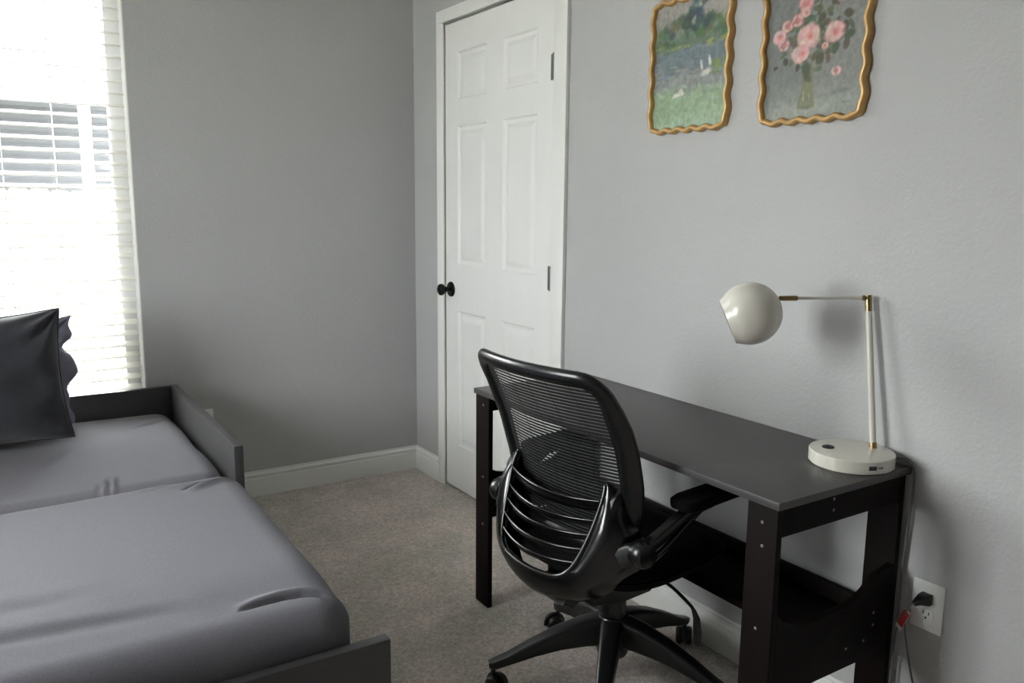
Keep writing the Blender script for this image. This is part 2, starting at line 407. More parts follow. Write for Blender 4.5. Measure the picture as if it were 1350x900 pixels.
# ------------------------------------------------------------------ daybed
zT = .5445
BED = thing('daybed_frame', 'dark charcoal laminate pull-out daybed frame with panel back and end', 'bed', (-2.1, -1.0, 0))
MB().box(-3.16, -1.1305, -.052, -.024, .02, zT).build('back_panel', 'bed_laminate', BED, bevel=.003)
MB().box(-1.130, -1.1015, -1.038, -.024, 0, zT).build('end_panel', 'bed_laminate', BED, bevel=.003)
MB().box(-3.188, -3.160, -1.038, -.024, 0, zT).build('end_panel', 'bed_laminate', BED, bevel=.003)
MB().box(-3.16, -1.062, -2.042, -2.014, .03, .366).build('front_panel', 'bed_laminate', BED, bevel=.003)
for yy in np.linspace(-1.92, -.12, 14):
    MB().box(-3.15, -1.16, yy-.035, yy+.035, .232, .250).build('bed_slat', 'bed_laminate', BED, smooth=0)
MB().box(-1.20, -1.165, -2.014, -1.06, .04, .25).build('side_rail', 'bed_laminate', BED, smooth=0)
MB().box(-3.15, -3.11, -2.014, -1.06, .04, .25).build('side_rail', 'bed_laminate', BED, smooth=0)

def mattress(name, cx, cy, z0, hx, hy, hz, rad, n, fn, label, group):
    nx, ny, nz = n
    c = Vector((cx, cy, z0+hz)); bm = MB()
    def face(nu, nv, f): bm.grid(nu, nv, f)
    # denser towards the right end (seen), plain towards the left
    def X(t): return -1+2*(1-(1-t)**1.6)
    L_ = lambda t: -1+2*t
    face(nx, ny, lambda a, b_: (X(a), L_(b_), 1)); face(nx, ny, lambda a, b_: (X(a), L_(b_), -1))
    face(nx, nz, lambda a, b_: (X(a), -1, L_(b_))); face(nx, nz, lambda a, b_: (X(a), 1, L_(b_)))
    face(ny, nz, lambda a, b_: (-1, L_(a), L_(b_))); face(ny, nz, lambda a, b_: (1, L_(a), L_(b_)))
    out = []
    for v in bm.v:
        p = Vector((v[0]*hx, v[1]*hy, v[2]*hz))
        # bring grid lines close to the edge so that the rounding is smooth
        q = Vector((max(-hx+rad, min(hx-rad, p.x)), max(-hy+rad, min(hy-rad, p.y)), max(-hz+rad*.85, min(hz-rad*.85, p.z))))
        dd = p-q
        if dd.length > 1e-6:
            e = Vector((dd.x/rad, dd.y/rad, dd.z/(rad*.85)))
            k = max(abs(e.x), abs(e.y), abs(e.z)); e2 = e.normalized()*k
            p = q+Vector((e2.x*rad, e2.y*rad, e2.z*rad*.85))
        p = p+c
        p = Vector(fn(p, v)); out.append(tuple(p))
    bm.v = out
    return bm.build(name, 'sheet', None, smooth=180, merge=.0004, label=label, cat='mattress', group=group)

def groove(p, a, b_, wd, amp, side=1):
    """soft fold along a-b in plan: a sharp valley with a raised lip"""
    ax, ay = a; bx_, by_ = b_; dx, dy = bx_-ax, by_-ay; l2 = dx*dx+dy*dy
    t = ((p.x-ax)*dx+(p.y-ay)*dy)/l2; tt = min(1, max(0, t))
    ox, oy = p.x-(ax+dx*tt), p.y-(ay+dy*tt); s = (dx*oy-dy*ox)/math.sqrt(l2); dist = math.hypot(ox, oy)*(1 if s >= 0 else -1)*side
    fade = math.sin(math.pi*min(1, max(0, .1+.8*tt)))
    if abs(t-.5) > .5: fade *= math.exp(-((abs(t-.5)-.5)*math.sqrt(l2)/.03)**2)
    return amp*fade*(-math.exp(-(dist/wd)**2)+.8*math.exp(-((dist-1.8*wd)/(1.3*wd))**2))
def fold(p, pts, wd, amp, side=1):
    """one curved fold: a thin valley with a soft lip beside it, fading out at both ends"""
    best = None; n = len(pts)-1
    for i in range(n):
        (ax, ay), (bx_, by_) = pts[i], pts[i+1]; dx, dy = bx_-ax, by_-ay; l2 = dx*dx+dy*dy
        t = min(1, max(0, ((p.x-ax)*dx+(p.y-ay)*dy)/l2)); ox, oy = p.x-ax-dx*t, p.y-ay-dy*t; q = math.hypot(ox, oy)
        if best is None or q < best[0]: best = (q, (i+t)/n, 1 if dx*oy-dy*ox >= 0 else -1)
    q, t, sg = best; q *= sg*side
    return amp*math.sin(math.pi*t)**.7*(-math.exp(-(q/wd)**2)+.7*math.exp(-((q-2.4*wd)/(2.0*wd))**2))
def back_fn(p, v):
    z = 0
    if v[2] > -.5:
        z += .004*math.sin(p.x*5+1)*math.sin(p.y*6)-.006*smoothstep(-.4, -1.0, p.y)
        z += groove(p, (-1.465, -.86), (-1.475, -.985), .006, .013)+groove(p, (-1.490, -.90), (-1.50, -.985), .006, .008)
        z += groove(p, (-1.30, -.30), (-1.17, -.22), .012, .004)
    return (p.x+.004*math.sin(p.y*14), p.y, p.z+z)
def front_fn(p, v):
    z = 0
    if v[2] > -.2:
        z += .004*math.sin(p.x*4.1)*math.sin(p.y*5.3+1)
        z -= .022*float(smoothstep(-1.72, -2.02, p.y))
        z += fold(p, [(-1.35, -1.915), (-1.30, -1.906), (-1.25, -1.905), (-1.21, -1.912), (-1.175, -1.928), (-1.145, -1.952), (-1.125, -1.985)], .006, .016, 1)
        z += fold(p, [(-1.31, -1.15), (-1.26, -1.125), (-1.21, -1.105), (-1.16, -1.09)], .008, .019, -1)+groove(p, (-1.40, -1.10), (-1.25, -1.07), .012, .006, -1)
        z += groove(p, (-2.0, -1.80), (-1.45, -1.86), .02, .004, 1)+groove(p, (-2.1, -1.70), (-1.6, -1.72), .03, .004, 1)
        z += groove(p, (-1.42, -1.10), (-1.30, -1.12), .02, .003, 1)
        z += .003*math.sin(p.x*2+p.y*23)*float(smoothstep(-1.75, -1.95, p.y))
    return (p.x, p.y, p.z+z)
mattress('mattress', -2.145, -.535, .252, 1.005, .475, .102, .07, (200, 170, 18), back_fn, 'grey sheeted mattress lying between the panel back and the second mattress', None)
mattress('mattress', -2.13, -1.512, .252, 1.015, .498, .108, .085, (260, 270, 24), front_fn, 'grey sheeted mattress on the pulled-out half above the front panel', None)

# pillows
def pillow(name, material, hw, hh, th, loc, lean, roll, yaw, seed, label, piping=None, crumple=0):
    rs = random.Random(seed); ph = [rs.uniform(0, 6.28) for _ in range(12)]
    mtx = Matrix.Translation(loc) @ Matrix.Rotation(yaw, 4, 'Z') @ Matrix.Rotation(lean, 4, 'X') @ Matrix.Rotation(roll, 4, 'Y') @ Matrix.Translation((0, 0, hh))
    def pt(s, t, side):
        pin = 1-.075*(1-abs(t)**2.0); pin2 = 1-.095*(1-abs(s)**1.6)*(1 if t > 0 else .5)
        x = hw*s*pin; z = hh*t*pin2
        prof = max(0, (1-abs(s)**2.6))**.55*max(0, (1-abs(t)**2.6))**.55
        y = side*th*prof
        rad = math.hypot(s, t); edge = min(1, max(abs(s), abs(t)))**4
        cr_ = math.exp(-((abs(s)-1)**2+(t-1)**2)/.35)
        wr = .007*math.sin(5*s+4*t+ph[0])+.004*math.sin(9*t-6*s+ph[1])+.009*cr_*math.sin(11*math.atan2(1.02-t, 1.02-abs(s)))+.006*edge*math.sin(7*s+5*t+ph[2])
        y += side*wr*min(1, prof*3)
        if crumple:
            y += crumple*math.sin(7*s+ph[3])*math.sin(6*t+ph[4])*prof
            x += (1 if s > 0 else -1)*edge*(.034*math.exp(-((t-.02)/.20)**2)-.014*math.exp(-((t-.42)/.10)**2)+.012*math.exp(-((t-.66)/.14)**2)-.014*float(smoothstep(-.1, -.5, t))+crumple*.4*math.sin(17*t+ph[5])); z += crumple*edge*math.sin(4*s+ph[7])
        return mtx @ Vector((x, y, z))
    n = 56; mb = MB()
    g = lambda t: math.sin((t-.5)*math.pi)
    mb.grid(n, n, lambda a, b_: pt(g(a), g(b_), -1)); mb.grid(n, n, lambda a, b_: pt(g(a), g(b_), 1))
    if piping:
        P = thing(name, label, 'pillow', loc)
        mb.build('cushion', material, P, smooth=180, merge=.0004)
        loop = []
        for k in range(40): loop.append(pt(-1+k/20, -1, 1))
        for k in range(40): loop.append(pt(1, -1+k/20, 1))
        for k in range(40): loop.append(pt(1-k/20, 1, 1))
        for k in range(40): loop.append(pt(-1, 1-k/20, 1))
        MB().tube(loop, .0042, 8, closed=True, up=(.3, 1, .2)).build('piping', material, P, smooth=60)
        return P
    return mb.build(name, material, None, smooth=180, merge=.0004, label=label, cat='pillow')
pillow('cushion_pillow', 'pillow_velvet', .268, .222, .092, (-1.785, -.415, .474), R(-11), R(-2.0), R(-2), 3, 'dark charcoal cushion with piped edge standing on the mattress', True)
pillow('bed_pillow', 'pillow_lilac', .285, .200, .060, (-1.765, -.200, .468), R(-13), 0, 0, 11, 'lilac-grey crumpled pillow tucked behind the dark cushion', None, .010)

# ------------------------------------------------------------------ desk
dX0, dX1, dY0, dY1, dZ = -.4525, -.004, -1.3402, -2.5433, .7126
DK = thing('writing_desk', 'espresso brown laminate desk with low back shelf and scooped end panels', 'desk', (-.23, -1.94, 0))
th = .0165
MB().box(dX0, dX1, dY1, dY0, dZ-th, dZ).build('desk_top', 'espresso_lit_top', DK, bevel=.0012)
zl = dZ-th
legs = []
for xa, xb in ((dX0+.002, dX0+.018), (-.036, -.020)):
    for y_a, y_b in ((-2.5400, -2.4640), (-1.4300, -1.3520)):
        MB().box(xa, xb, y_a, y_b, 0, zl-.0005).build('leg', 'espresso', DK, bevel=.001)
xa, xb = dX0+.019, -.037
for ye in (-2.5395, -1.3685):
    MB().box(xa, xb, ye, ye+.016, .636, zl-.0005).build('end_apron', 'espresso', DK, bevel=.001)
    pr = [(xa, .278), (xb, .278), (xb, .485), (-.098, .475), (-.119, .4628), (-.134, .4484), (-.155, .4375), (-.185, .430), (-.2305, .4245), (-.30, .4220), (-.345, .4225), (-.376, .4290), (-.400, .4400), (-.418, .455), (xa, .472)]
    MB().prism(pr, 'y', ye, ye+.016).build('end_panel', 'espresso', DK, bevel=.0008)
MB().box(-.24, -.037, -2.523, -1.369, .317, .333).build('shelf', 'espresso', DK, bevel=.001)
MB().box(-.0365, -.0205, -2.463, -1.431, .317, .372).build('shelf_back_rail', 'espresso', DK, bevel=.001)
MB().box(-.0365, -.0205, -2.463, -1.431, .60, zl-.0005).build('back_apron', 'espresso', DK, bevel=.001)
cap = MB().lathe([(.0036, 0), (.0036, .0008), (.0022, .0013)], Matrix.Rotation(R(-90), 4, 'Y'), 10)
first = None
o_ = Vector(DK.location)
for (yy, zz) in ((-1.398, .668), (-1.397, .434), (-1.397, .277), (-2.503, .6605), (-2.506, .611), (-2.502, .4296), (-2.502, .300)):
    p = Vector((dX0+.0018, yy, zz))-o_
    if first is None: first = cap.build('screw_cap', 'cap_plastic', DK, local=True, smooth=40); first.location = p
    else: clone_part(first, DK, p)
for (xx, zz) in ((-.2755, .688), (-.2745, .6633), (-.1000, .3848), (-.0985, .3549), (-.130, .3255), (-.1927, .3241)):
    clone_part(first, DK, Vector((xx, -2.5397, zz))-o_, (0, 0, R(90)))

# ------------------------------------------------------------------ office chair (local: x forward, y left, z up)
CH = thing('office_chair', 'black mesh-back swivel chair with glossy slatted lumbar shell at the desk', 'chair', (-.387, -1.977, 0), R(5))
def chb(mb, name, material, parent=None, **k): return mb.build(name, material, parent or CH, local=True, **k)
# star base
for k in range(5):
    a = R(9-5+72*k); ca, sa = math.cos(a), math.sin(a)
    prof = [(.030, .168, .030, .040), (.08, .163, .027, .036), (.15, .146, .024, .028), (.22, .120, .0205, .020), (.28, .094, .018, .013), (.318, .080, .016, .011), (.334, .078, .010, .008)]
    pts = [(q*ca, q*sa, z) for q, z, _, _ in prof]
    chb(MB().sweep(pts, [roundrect(w_, h_, min(w_, h_)*.45, 3) for _, _, w_, h_ in prof]), 'base_leg', 'black_plastic', smooth=50)
    cx, cy = .322*ca, .322*sa; ang = a+R(35+50*k)
    cst = MB().lathe([(.0065, .045), (.0065, .074), (.010, .076), (.010, .082)], Matrix.Translation((cx, cy, 0)), 12)
    Mx = Matrix.Translation((cx+.012*math.cos(ang), cy+.012*math.sin(ang), .026)) @ Matrix.Rotation(ang, 4, 'Z')
    hood = []
    for j in range(9):
        b_ = R(-10+200*j/8); hood.append(Mx @ Vector((.028*math.cos(b_), 0, .028*math.sin(b_))))
    cst.sweep(hood, roundrect(.006, .004, .002, 2), up=tuple(Mx.to_3x3() @ Vector((0, 1, 0))))
    cst = chb(cst, 'caster', 'black_plastic', smooth=50)
    for s in (-1, 1):
        wl = MB().lathe([(.010, -.001), (.024, 0), (.0262, .003), (.0262, .012), (.023, .017), (.012, .019)], Mx @ Matrix.Translation((0, s*.005, 0)) @ Matrix.Rotation(R(-90*s), 4, 'X'), 22)
        chb(wl, 'wheel', 'black_plastic', cst, smooth=40)
chb(MB().lathe([(.020, .098), (.040, .100), (.044, .112), (.046, .20), (.040, .210), (.028, .214)]), 'base_hub', 'black_satin', smooth=40)
chb(MB().lathe([(.036, .205), (.036, .225), (.034, .245), (.030, .290), (.023, .302), (.023, .345)]), 'gas_lift', 'black_satin', smooth=40)
chb(MB().prism([(-.17, .345), (-.15, .305), (-.05, .285), (.06, .285), (.11, .340), (.12, .378), (-.17, .378)], 'y', -.078, .078), 'tilt_mechanism', 'black_plastic', bevel=.008)
lv = catmull([(.03, -.075, .345), (.05, -.14, .335), (.065, -.20, .300), (.068, -.215, .285)], 5)
lv = MB().tube(lv, .0045, 8); lv = chb(lv, 'height_lever', 'black_plastic', smooth=50)
chb(MB().sweep([(.068, -.213, .288), (.070, -.222, .268), (.071, -.226, .235), (.071, -.227, .205), (.071, -.227, .195)], [ellipse(.006, .005), ellipse(.010, .006), ellipse(.013, .007), ellipse(.011, .006), ellipse(.005, .003)], up=(1, 0, 0)), 'paddle', 'black_plastic', lv, smooth=50)
# seat
seat = MB()
def seat_pt(a, b_, top):
    ang = 2*math.pi*a; n_ = 3.4
    c_, s_ = math.cos(ang), math.sin(ang)
    q = (abs(c_)**n_+abs(s_)**n_)**(-1/n_)
    x = .012+q*c_*.245*b_**.7; y = q*s_*(.245-.012*c_)*b_**.7
    e = 1-(b_**.7)**5
    z = (.425+.040*max(0, e)**.5+.006*(y/.24)**2) if top else (.425-.046*max(0, e)**.5)
    z -= .030*float(smoothstep(.12, .27, x))
    return (x, y, z)
seat.grid(72, 22, lambda a, b_: seat_pt(a, b_, True)); seat.grid(72, 22, lambda a, b_: seat_pt(a, b_, False))
chb(seat, 'seat', 'seat_fabric', smooth=180, merge=.0008)
# backrest surface
UB = lambda z, w_: float(np.interp(z, [.45, .47, .55, .65, .75, .85, .93, .96], [-.139, -.14, -.145, -.165, -.195, -.24, -.285, -.303]))-.042*(1-(w_/.225)**2)
HW = lambda z: float(np.interp(z, [.46, .50, .58, .67, .80, .88, .93], [.165, .188, .206, .219, .224, .217, .205]))
ZB, ZTp = .475, .918
loop = []
CR = .048
def side_pts(sg):
    q = []
    for z in np.linspace(ZB+.05, ZTp-CR, 16): q.append((sg*HW(z), z))
    return q
rgt = side_pts(-1); lft = side_pts(1)
top = []
for k in range(1, 7):
    a = R(180-15*k); top.append((-(HW(ZTp-CR)-CR)+CR*math.cos(a), ZTp-CR+CR*math.sin(a)))
tops = [(w_, ZTp) for w_ in np.linspace(-(HW(ZTp-CR)-CR), HW(ZTp-CR)-CR, 12)[1:]]
topr = []
for k in range(1, 6):
    a = R(90-15*k); topr.append((HW(ZTp-CR)-CR+CR*math.cos(a), ZTp-CR+CR*math.sin(a)))
bot = []
hb = HW(ZB+.05)
for k in range(1, 6):
    a = R(-15*k); bot.append((hb-.05+.05*math.cos(a), ZB+.05+.05*math.sin(a)))
bots = [(w_, ZB) for w_ in np.linspace(hb-.05, -hb+.05, 10)]
botl = []
for k in range(1, 6):
    a = R(-90-15*k); botl.append((-hb+.05+.05*math.cos(a), ZB+.05+.05*math.sin(a)))
loop2 = rgt+top+tops+topr+lft[::-1]+bot+bots+botl
def P3(w_, z, off=0):
    p = Vector((UB(z, w_), w_, z)); e = .004
    du = Vector((UB(z, w_+e)-UB(z, w_-e), 2*e, 0)); dv = Vector((UB(z+e, w_)-UB(z-e, w_), 0, 2*e))
    n_ = dv.cross(du).normalized()
    if n_.x > 0: n_ = -n_
    return p+n_*off, n_
pts, ups, secs = [], [], []
for (w_, z) in loop2:
    p, n_ = P3(w_, z, .004); pts.append(p); ups.append(n_)
    wd = .021+.009*float(smoothstep(.91, .80, z))
    secs.append(ellipse(wd, .0145, 14))
chb(MB().sweep(pts, secs, closed=True, up=ups), 'backrest_frame', 'black_satin', smooth=180)
# woven mesh: horizontal threads, real gaps between them
mesh = MB(); z = ZB+.012
while z < ZTp-.01:
    hw_ = HW(z)-.004 if z < ZTp-CR else HW(ZTp-CR)-CR+math.sqrt(max(0, CR*CR-(z-ZTp+CR)**2))-.004
    if z < ZB+.05: hw_ = hb-.05+math.sqrt(max(0, .05**2-(ZB+.05-z)**2))
    row = []; up_ = []
    for k in range(15):
        w_ = -hw_+2*hw_*k/14; p, n_ = P3(w_, z, .006); row.append(p); up_.append(n_)
    mesh.sweep(row, [(.0035, 0), (0, .0007), (-.0035, 0), (0, -.0007)], up=up_)
    z += .0088
for k in range(1, 6):
    f_ = -1+k/3; col_ = []; up_ = []
    for z in np.linspace(ZB+.01, ZTp-.01, 24):
        p, n_ = P3(f_*(HW(z)-.012), z, .0065); col_.append(p); up_.append(n_)
    mesh.sweep(col_, [(.0007, 0), (0, .0005), (-.0007, 0), (0, -.0005)], up=up_)
chb(mesh, 'mesh_panel', 'mesh_thread', smooth=0, kind='stuff', label='black horizontal-weave see-through mesh')
# lumbar shell: U-shaped glossy band with slats
inn = [(.160, -.200, .655), (.164, -.210, .630), (.158, -.230, .570), (.145, -.255, .505), (.127, -.275, .460), (.100, -.288, .438), (.05, -.296, .430), (0, -.299, .428)]
outr = [(.163, -.198, .662), (.184, -.190, .640), (.212, -.168, .590), (.236, -.152, .530), (.226, -.152, .462), (.160, -.202, .385), (.080, -.226, .348), (0, -.232, .335)]
def full(c_): return c_+[(-w_, u_, z) for w_, u_, z in c_[-2::-1]]
I_ = catmull([(u_, w_, z) for w_, u_, z in full(inn)], 5); O_ = catmull([(u_, w_, z) for w_, u_, z in full(outr)], 5)
sh = MB(); ns = len(I_); nb = 7; cen = Vector((-.05, 0, .52))
def shp(i, j, off):
    t = j/(nb-1); a, b_ = I_[i], O_[i]; p = a.lerp(b_, t)
    o = (p-cen); o.z *= .7; o.normalize()
    bul = math.sin(math.pi*t)*min(.022, (b_-a).length*.21)
    wing = float(smoothstep(.09, .15, abs(p.y))*smoothstep(.40, .46, p.z)*smoothstep(.64, .58, p.z))
    return p+o*(bul+off)+Vector((-.014*wing*math.sin(math.pi*t)**.9, 0, 0))
rows_ = []
for i in range(ns):
    rows_.append([shp(i, j, .004) for j in range(nb)]+[shp(i, j, -.006) for j in range(nb)][::-1])
vs = [p for q in rows_ for p in q]; m_ = 2*nb; fs = []
for i in range(ns-1):
    for j in range(m_): fs.append((i*m_+j, i*m_+(j+1) % m_, (i+1)*m_+(j+1) % m_, (i+1)*m_+j))
fs += [tuple(range(m_)), tuple(range((ns-1)*m_, ns*m_))[::-1]]
SH = chb(sh.add(vs, fs), 'lumbar_shell', 'black_gloss', smooth=60, label='glossy black plastic U-shaped shell')
# raised rim along the opening
chb(MB().tube([p+(p-cen).normalized()*.004 for p in I_], .0055, 10, up=(1, 0, 0)), 'rim', 'black_gloss', SH, smooth=180)
for zs_, hh_, bul in ((.610, .0150, .032), (.571, .0085, .034), (.537, .0085, .034), (.504, .0085, .032), (.472, .0080, .028)):
    k = min(range(ns//2), key=lambda i: abs(I_[i].z-zs_)); a = I_[k].copy(); b_ = I_[ns-1-k].copy(); a.z = b_.z = zs_
    row = []; up_ = []
    for j in range(17):
        t = j/16; p = a.lerp(b_, t); f_ = 1-(2*t-1)**2
        p.x -= bul*f_; p.z -= .010*f_; row.append(p); nn = Vector((-1, (t-.5)*.35, -.30)); up_.append(nn)
    chb(MB().sweep(row, roundrect(hh_, .0032, .0028, 3), up=up_), 'lumbar_slat', 'black_gloss', SH, smooth=60)
# round brackets joining the shell to the back frame, bolts
for s in (-1, 1):
    Mb = Matrix.Translation((-.176, s*.186, .606)) @ Matrix.Rotation(R(-90*s), 4, 'X') @ Matrix.Rotation(R(0), 4, 'Y')
    chb(MB().lathe([(.036, -.012), (.040, -.006), (.040, .010), (.034, .015), (.010, .016)], Mb, 24), 'bracket', 'black_plastic', smooth=40)
    chb(MB().tube([(-.19, s*.186, .60), (-.17, s*.200, .62)], .008, 8), 'bolt', 'black_gloss', smooth=40)
    chb(MB().lathe([(.0085, -.003), (.0085, .003)], Matrix.Translation((-.222, s*.187, .470)) @ Matrix.Rotation(R(-90), 4, 'Y') @ Matrix.Rotation(R(-40*s), 4, 'X'), 14), 'screw_recess', 'dark_rubber', SH, smooth=40)
# shell spine down to the mechanism
chb(MB().sweep([(-.238, 0, .352), (-.21, 0, .338), (-.16, 0, .345), (-.11, 0, .350)], [roundrect(.075, .018, .012), roundrect(.075, .020, .012), roundrect(.065, .018, .012), roundrect(.06, .016, .01)], up=(0, 0, 1)), 'spine', 'black_satin', smooth=50)
# flip-up arms
for s in (-1, 1):
    AR = chb(MB().lathe([(.022, -.020), (.031, -.016), (.033, -.004), (.033, .012), (.028, .020), (.012, .022)], Matrix.Translation((-.180, s*.262, .520)) @ Matrix.Rotation(R(-90*s), 4, 'X'), 26), 'armrest', 'black_satin', smooth=40)
    chb(MB().sweep([(-.205, s*.215, .50), (-.19, s*.235, .515), (-.18, s*.258, .52)], [roundrect(.024, .020, .01)]*3, up=(1, 0, 0)), 'arm_mount', 'black_plastic', AR, smooth=50)
    link = catmull([(-.180, s*.268, .530), (-.135, s*.272, .552), (-.085, s*.276, .578), (-.035, s*.278, .596), (.03, s*.278, .602)], 4)
    chb(MB().sweep(link, [roundrect(.013, .017-.006*i/len(link), .006, 3) for i in range(len(link))]), 'arm_link', 'black_satin', AR, smooth=50)
    link = catmull([(-.165, s*.268, .500), (-.115, s*.272, .525), (-.065, s*.276, .560), (-.01, s*.278, .592)], 4)
    chb(MB().sweep(link, [roundrect(.010, .007, .004, 3)]*len(link)), 'arm_brace', 'black_satin', AR, smooth=50)
    pd = [(-.085, .58), (-.078, .80), (-.05, 1.0), (0, 1.0), (.10, .98), (.155, .92), (.178, .75), (.184, .55)]
    chb(MB().sweep([(q, s*.278, .615+.006*t) for t, (q, _) in zip((0, .2, .4, .6, 1, 1, .9, .8), pd)], [roundrect(.038*f_, .014*min(1, f_+.12), .010*f_, 4) for _, f_ in pd]), 'arm_pad', 'seat_fabric', AR, smooth=60)

# ------------------------------------------------------------------ desk lamp
LB = Vector((-.098, -2.4515, dZ+.0008)); LR = .0925
LP = thing('desk_lamp', 'cream metal desk lamp with brass joints and round dome shade', 'lamp', tuple(LB))
lb = MB().lathe([(LR-.003, .0), (LR-.003, .003), (LR, .003), (LR, .0275), (LR-.0015, .0295), (LR-.004, .030), (.001, .030)], Matrix.Translation(LB), 64).build('lamp_base', 'lamp_cream', LP, smooth=35)
MB().lathe([(LR-.0035, 0), (LR-.0035, .0031)], Matrix.Translation(LB-Vector((0, 0, .0006))), 48).build('base_pad', 'dark_rubber', lb)
sw = Vector((-.128, -2.411, dZ+.0300))
MB().lathe([(.0135, 0), (.0135, .003), (.012, .0042), (.006, .0046), (.004, .003)], Matrix.Translation(sw), 24).build('switch', 'dark_rubber', lb, smooth=40)
# usb port on the rim
ua = math.atan2(-.80, -.40); un = Vector((math.cos(ua), math.sin(ua), 0)); ut = Vector((-un.y, un.x, 0))
uc = LB+un*(LR-.0008)+Vector((0, 0, .0155))
def ubox(du0, du1, dz0, dz1, dn0, dn1):
    vs = [uc+ut*a+Vector((0, 0, c_))+un*n_ for a in (du0, du1) for c_ in (dz0, dz1) for n_ in (dn0, dn1)]
    return MB().add(vs, [(0, 1, 3, 2), (4, 6, 7, 5), (0, 4, 5, 1), (2, 3, 7, 6), (0, 2, 6, 4), (1, 5, 7, 3)])
ub_ = ubox(-.0085, .0085, -.0045, .0045, -.002, .0016).build('usb_port', 'dark_rubber', lb)
ubox(-.006, .006, .0004, .0018, .001, .0018).build('usb_tongue', 'grey_cord', ub_)
for k, q in enumerate((.0135, .0175, .0215)):
    ubox(q, q+.0028, -.0012, .0014, -.003, .0002).build('print_mark', 'grey_cord', lb)
DEPTH = 1.895
def at(px, py, D=DEPTH): return CAM+(d+r2*((px-675)/FPX)-u2*((py-450)/FPX))*D
pb = Vector((-.040, -2.4665, dZ+.0295)); pt_ = Vector((-.0225, -2.4125, 1.078))
ax = (pt_-pb).normalized()
MB().tube([pb, pb+ax*.014], .0085, 20).build('pole_collar', 'brass', LP, smooth=40)
MB().tube([pb+ax*.014, pb+ax*.316], .0072, 20).build('pole', 'lamp_cream', LP, smooth=40)
MB().tube([pb+ax*.316, pt_+ax*.012], .0078, 20).build('elbow_joint', 'brass', LP, smooth=40)
e0 = Vector((-.0300, -2.4075, 1.084)); e1 = Vector((-.196, -2.3010, 1.081)); ea = (e1-e0).normalized()
MB().tube([e0-ea*.006, e0+ea*.006], .0060, 14).build('elbow_pin', 'brass', LP, smooth=40)
MB().tube([e0, e1-ea*.03], .0036, 14).build('arm', 'lamp_cream', LP, smooth=40)
MB().tube([e1-ea*.042, e1], .0062, 18).build('shade_joint', 'brass', LP, smooth=40)
SC = Vector((-.2545, -2.2690, 1.0455)); SR = .0725
MB().tube([e1-ea*.001, SC+(e1-SC).normalized()*(SR*.97)], .0040, 10).build('swivel', 'dark_rubber', LP, smooth=40)
oax = (Vector((-.044, .025, -.022)).normalized()+Vector((d.x, d.y, 0)).normalized()*.22).normalized()
zax = oax; xax = zax.orthogonal().normalized(); yax = zax.cross(xax)
Ms = Matrix(((xax.x, yax.x, zax.x, SC.x), (xax.y, yax.y, zax.y, SC.y), (xax.z, yax.z, zax.z, SC.z), (0, 0, 0, 1)))
prof = []
amax = 126
for k in range(25):
    a = R(180-(amax)*k/24); prof.append((max(.0005, SR*math.sin(a)), SR*math.cos(a)))
prof += [(SR*.755, SR*.70), (SR*.735, SR*.735)]
prof = [(a, b_) for a, b_ in prof]
inner = [(max(.0004, a-.0022) if i < len(prof)-1 else a-.002, b_+(.0022 if b_ < 0 else 0)) for i, (a, b_) in enumerate(prof)]
shade = MB().lathe(prof+inner[::-1], Ms, 44, closed_ends=False).build('lamp_shade', 'lamp_cream', LP, smooth=50)
MB().lathe([(.012, -.060), (.013, -.035), (.020, -.020), (.026, 0), (.022, .018), (.010, .026), (.002, .028)], Ms, 20).build('bulb', 'bulb_white', shade, smooth=60)

# wall outlet, plug and lamp cord
def outlet(loc, rz, label):
    O = thing('wall_outlet', label, 'outlet', loc, rz)      # local: faces -y, x right
    MB().prism([(x, z) for x, z in roundrect(.0365, .0575, .004, 3)], 'y', -.0062, 0).build('cover_plate', 'outlet_white', O, local=True, bevel=.0016, smooth=40)
    for zz in (.0195, -.0195):
        rc = MB().prism(roundrect(.0170, .0142, .0085, 4), 'y', -.0078, -.004); rc.v = [(x, y, z+zz) for x, y, z in rc.v]
        rc = rc.build('receptacle', 'outlet_white', O, local=True, smooth=40)
        for xx in (-.0063, .0063):
            MB().box(xx-.001, xx+.001, -.0081, -.007, zz+.000, zz+.008).build('slot', 'dark_rubber', rc, local=True, smooth=0)
        MB().lathe([(.0026, 0), (.0026, .0011)], Matrix.Translation((0, -.007, zz-.0075)) @ Matrix.Rotation(R(90), 4, 'X'), 10).build('ground_slot', 'dark_rubber', rc, local=True, smooth=0)
    MB().lathe([(.0032, 0), (.0030, .0012)], Matrix.Translation((0, -.0058, 0)) @ Matrix.Rotation(R(90), 4, 'X'), 12).build('screw', 'outlet_white', O, local=True)
    return O
OY, OZ = -2.6085, .405
outlet((0, OY, OZ), R(-90), 'white duplex outlet beside the desk leg with a black plug in it')
outlet((-.998, 0, .362), 0, 'white wall outlet half hidden behind the bed end panel')
PG = Vector((-.008, OY, OZ+.0195))
pl = MB().sweep([PG, PG+Vector((-.006, .0, 0)), PG+Vector((-.016, .002, 0)), PG+Vector((-.026, .006, -.003)), PG+Vector((-.033, .012, -.010))],
                [roundrect(.0125, .0125, .003), roundrect(.0130, .0130, .003), roundrect(.0120, .0110, .003), roundrect(.0085, .0075, .003), roundrect(.0045, .0045, .002)])
pl.build('plug', 'black_plastic', LP, smooth=40, label='black two-prong plug')
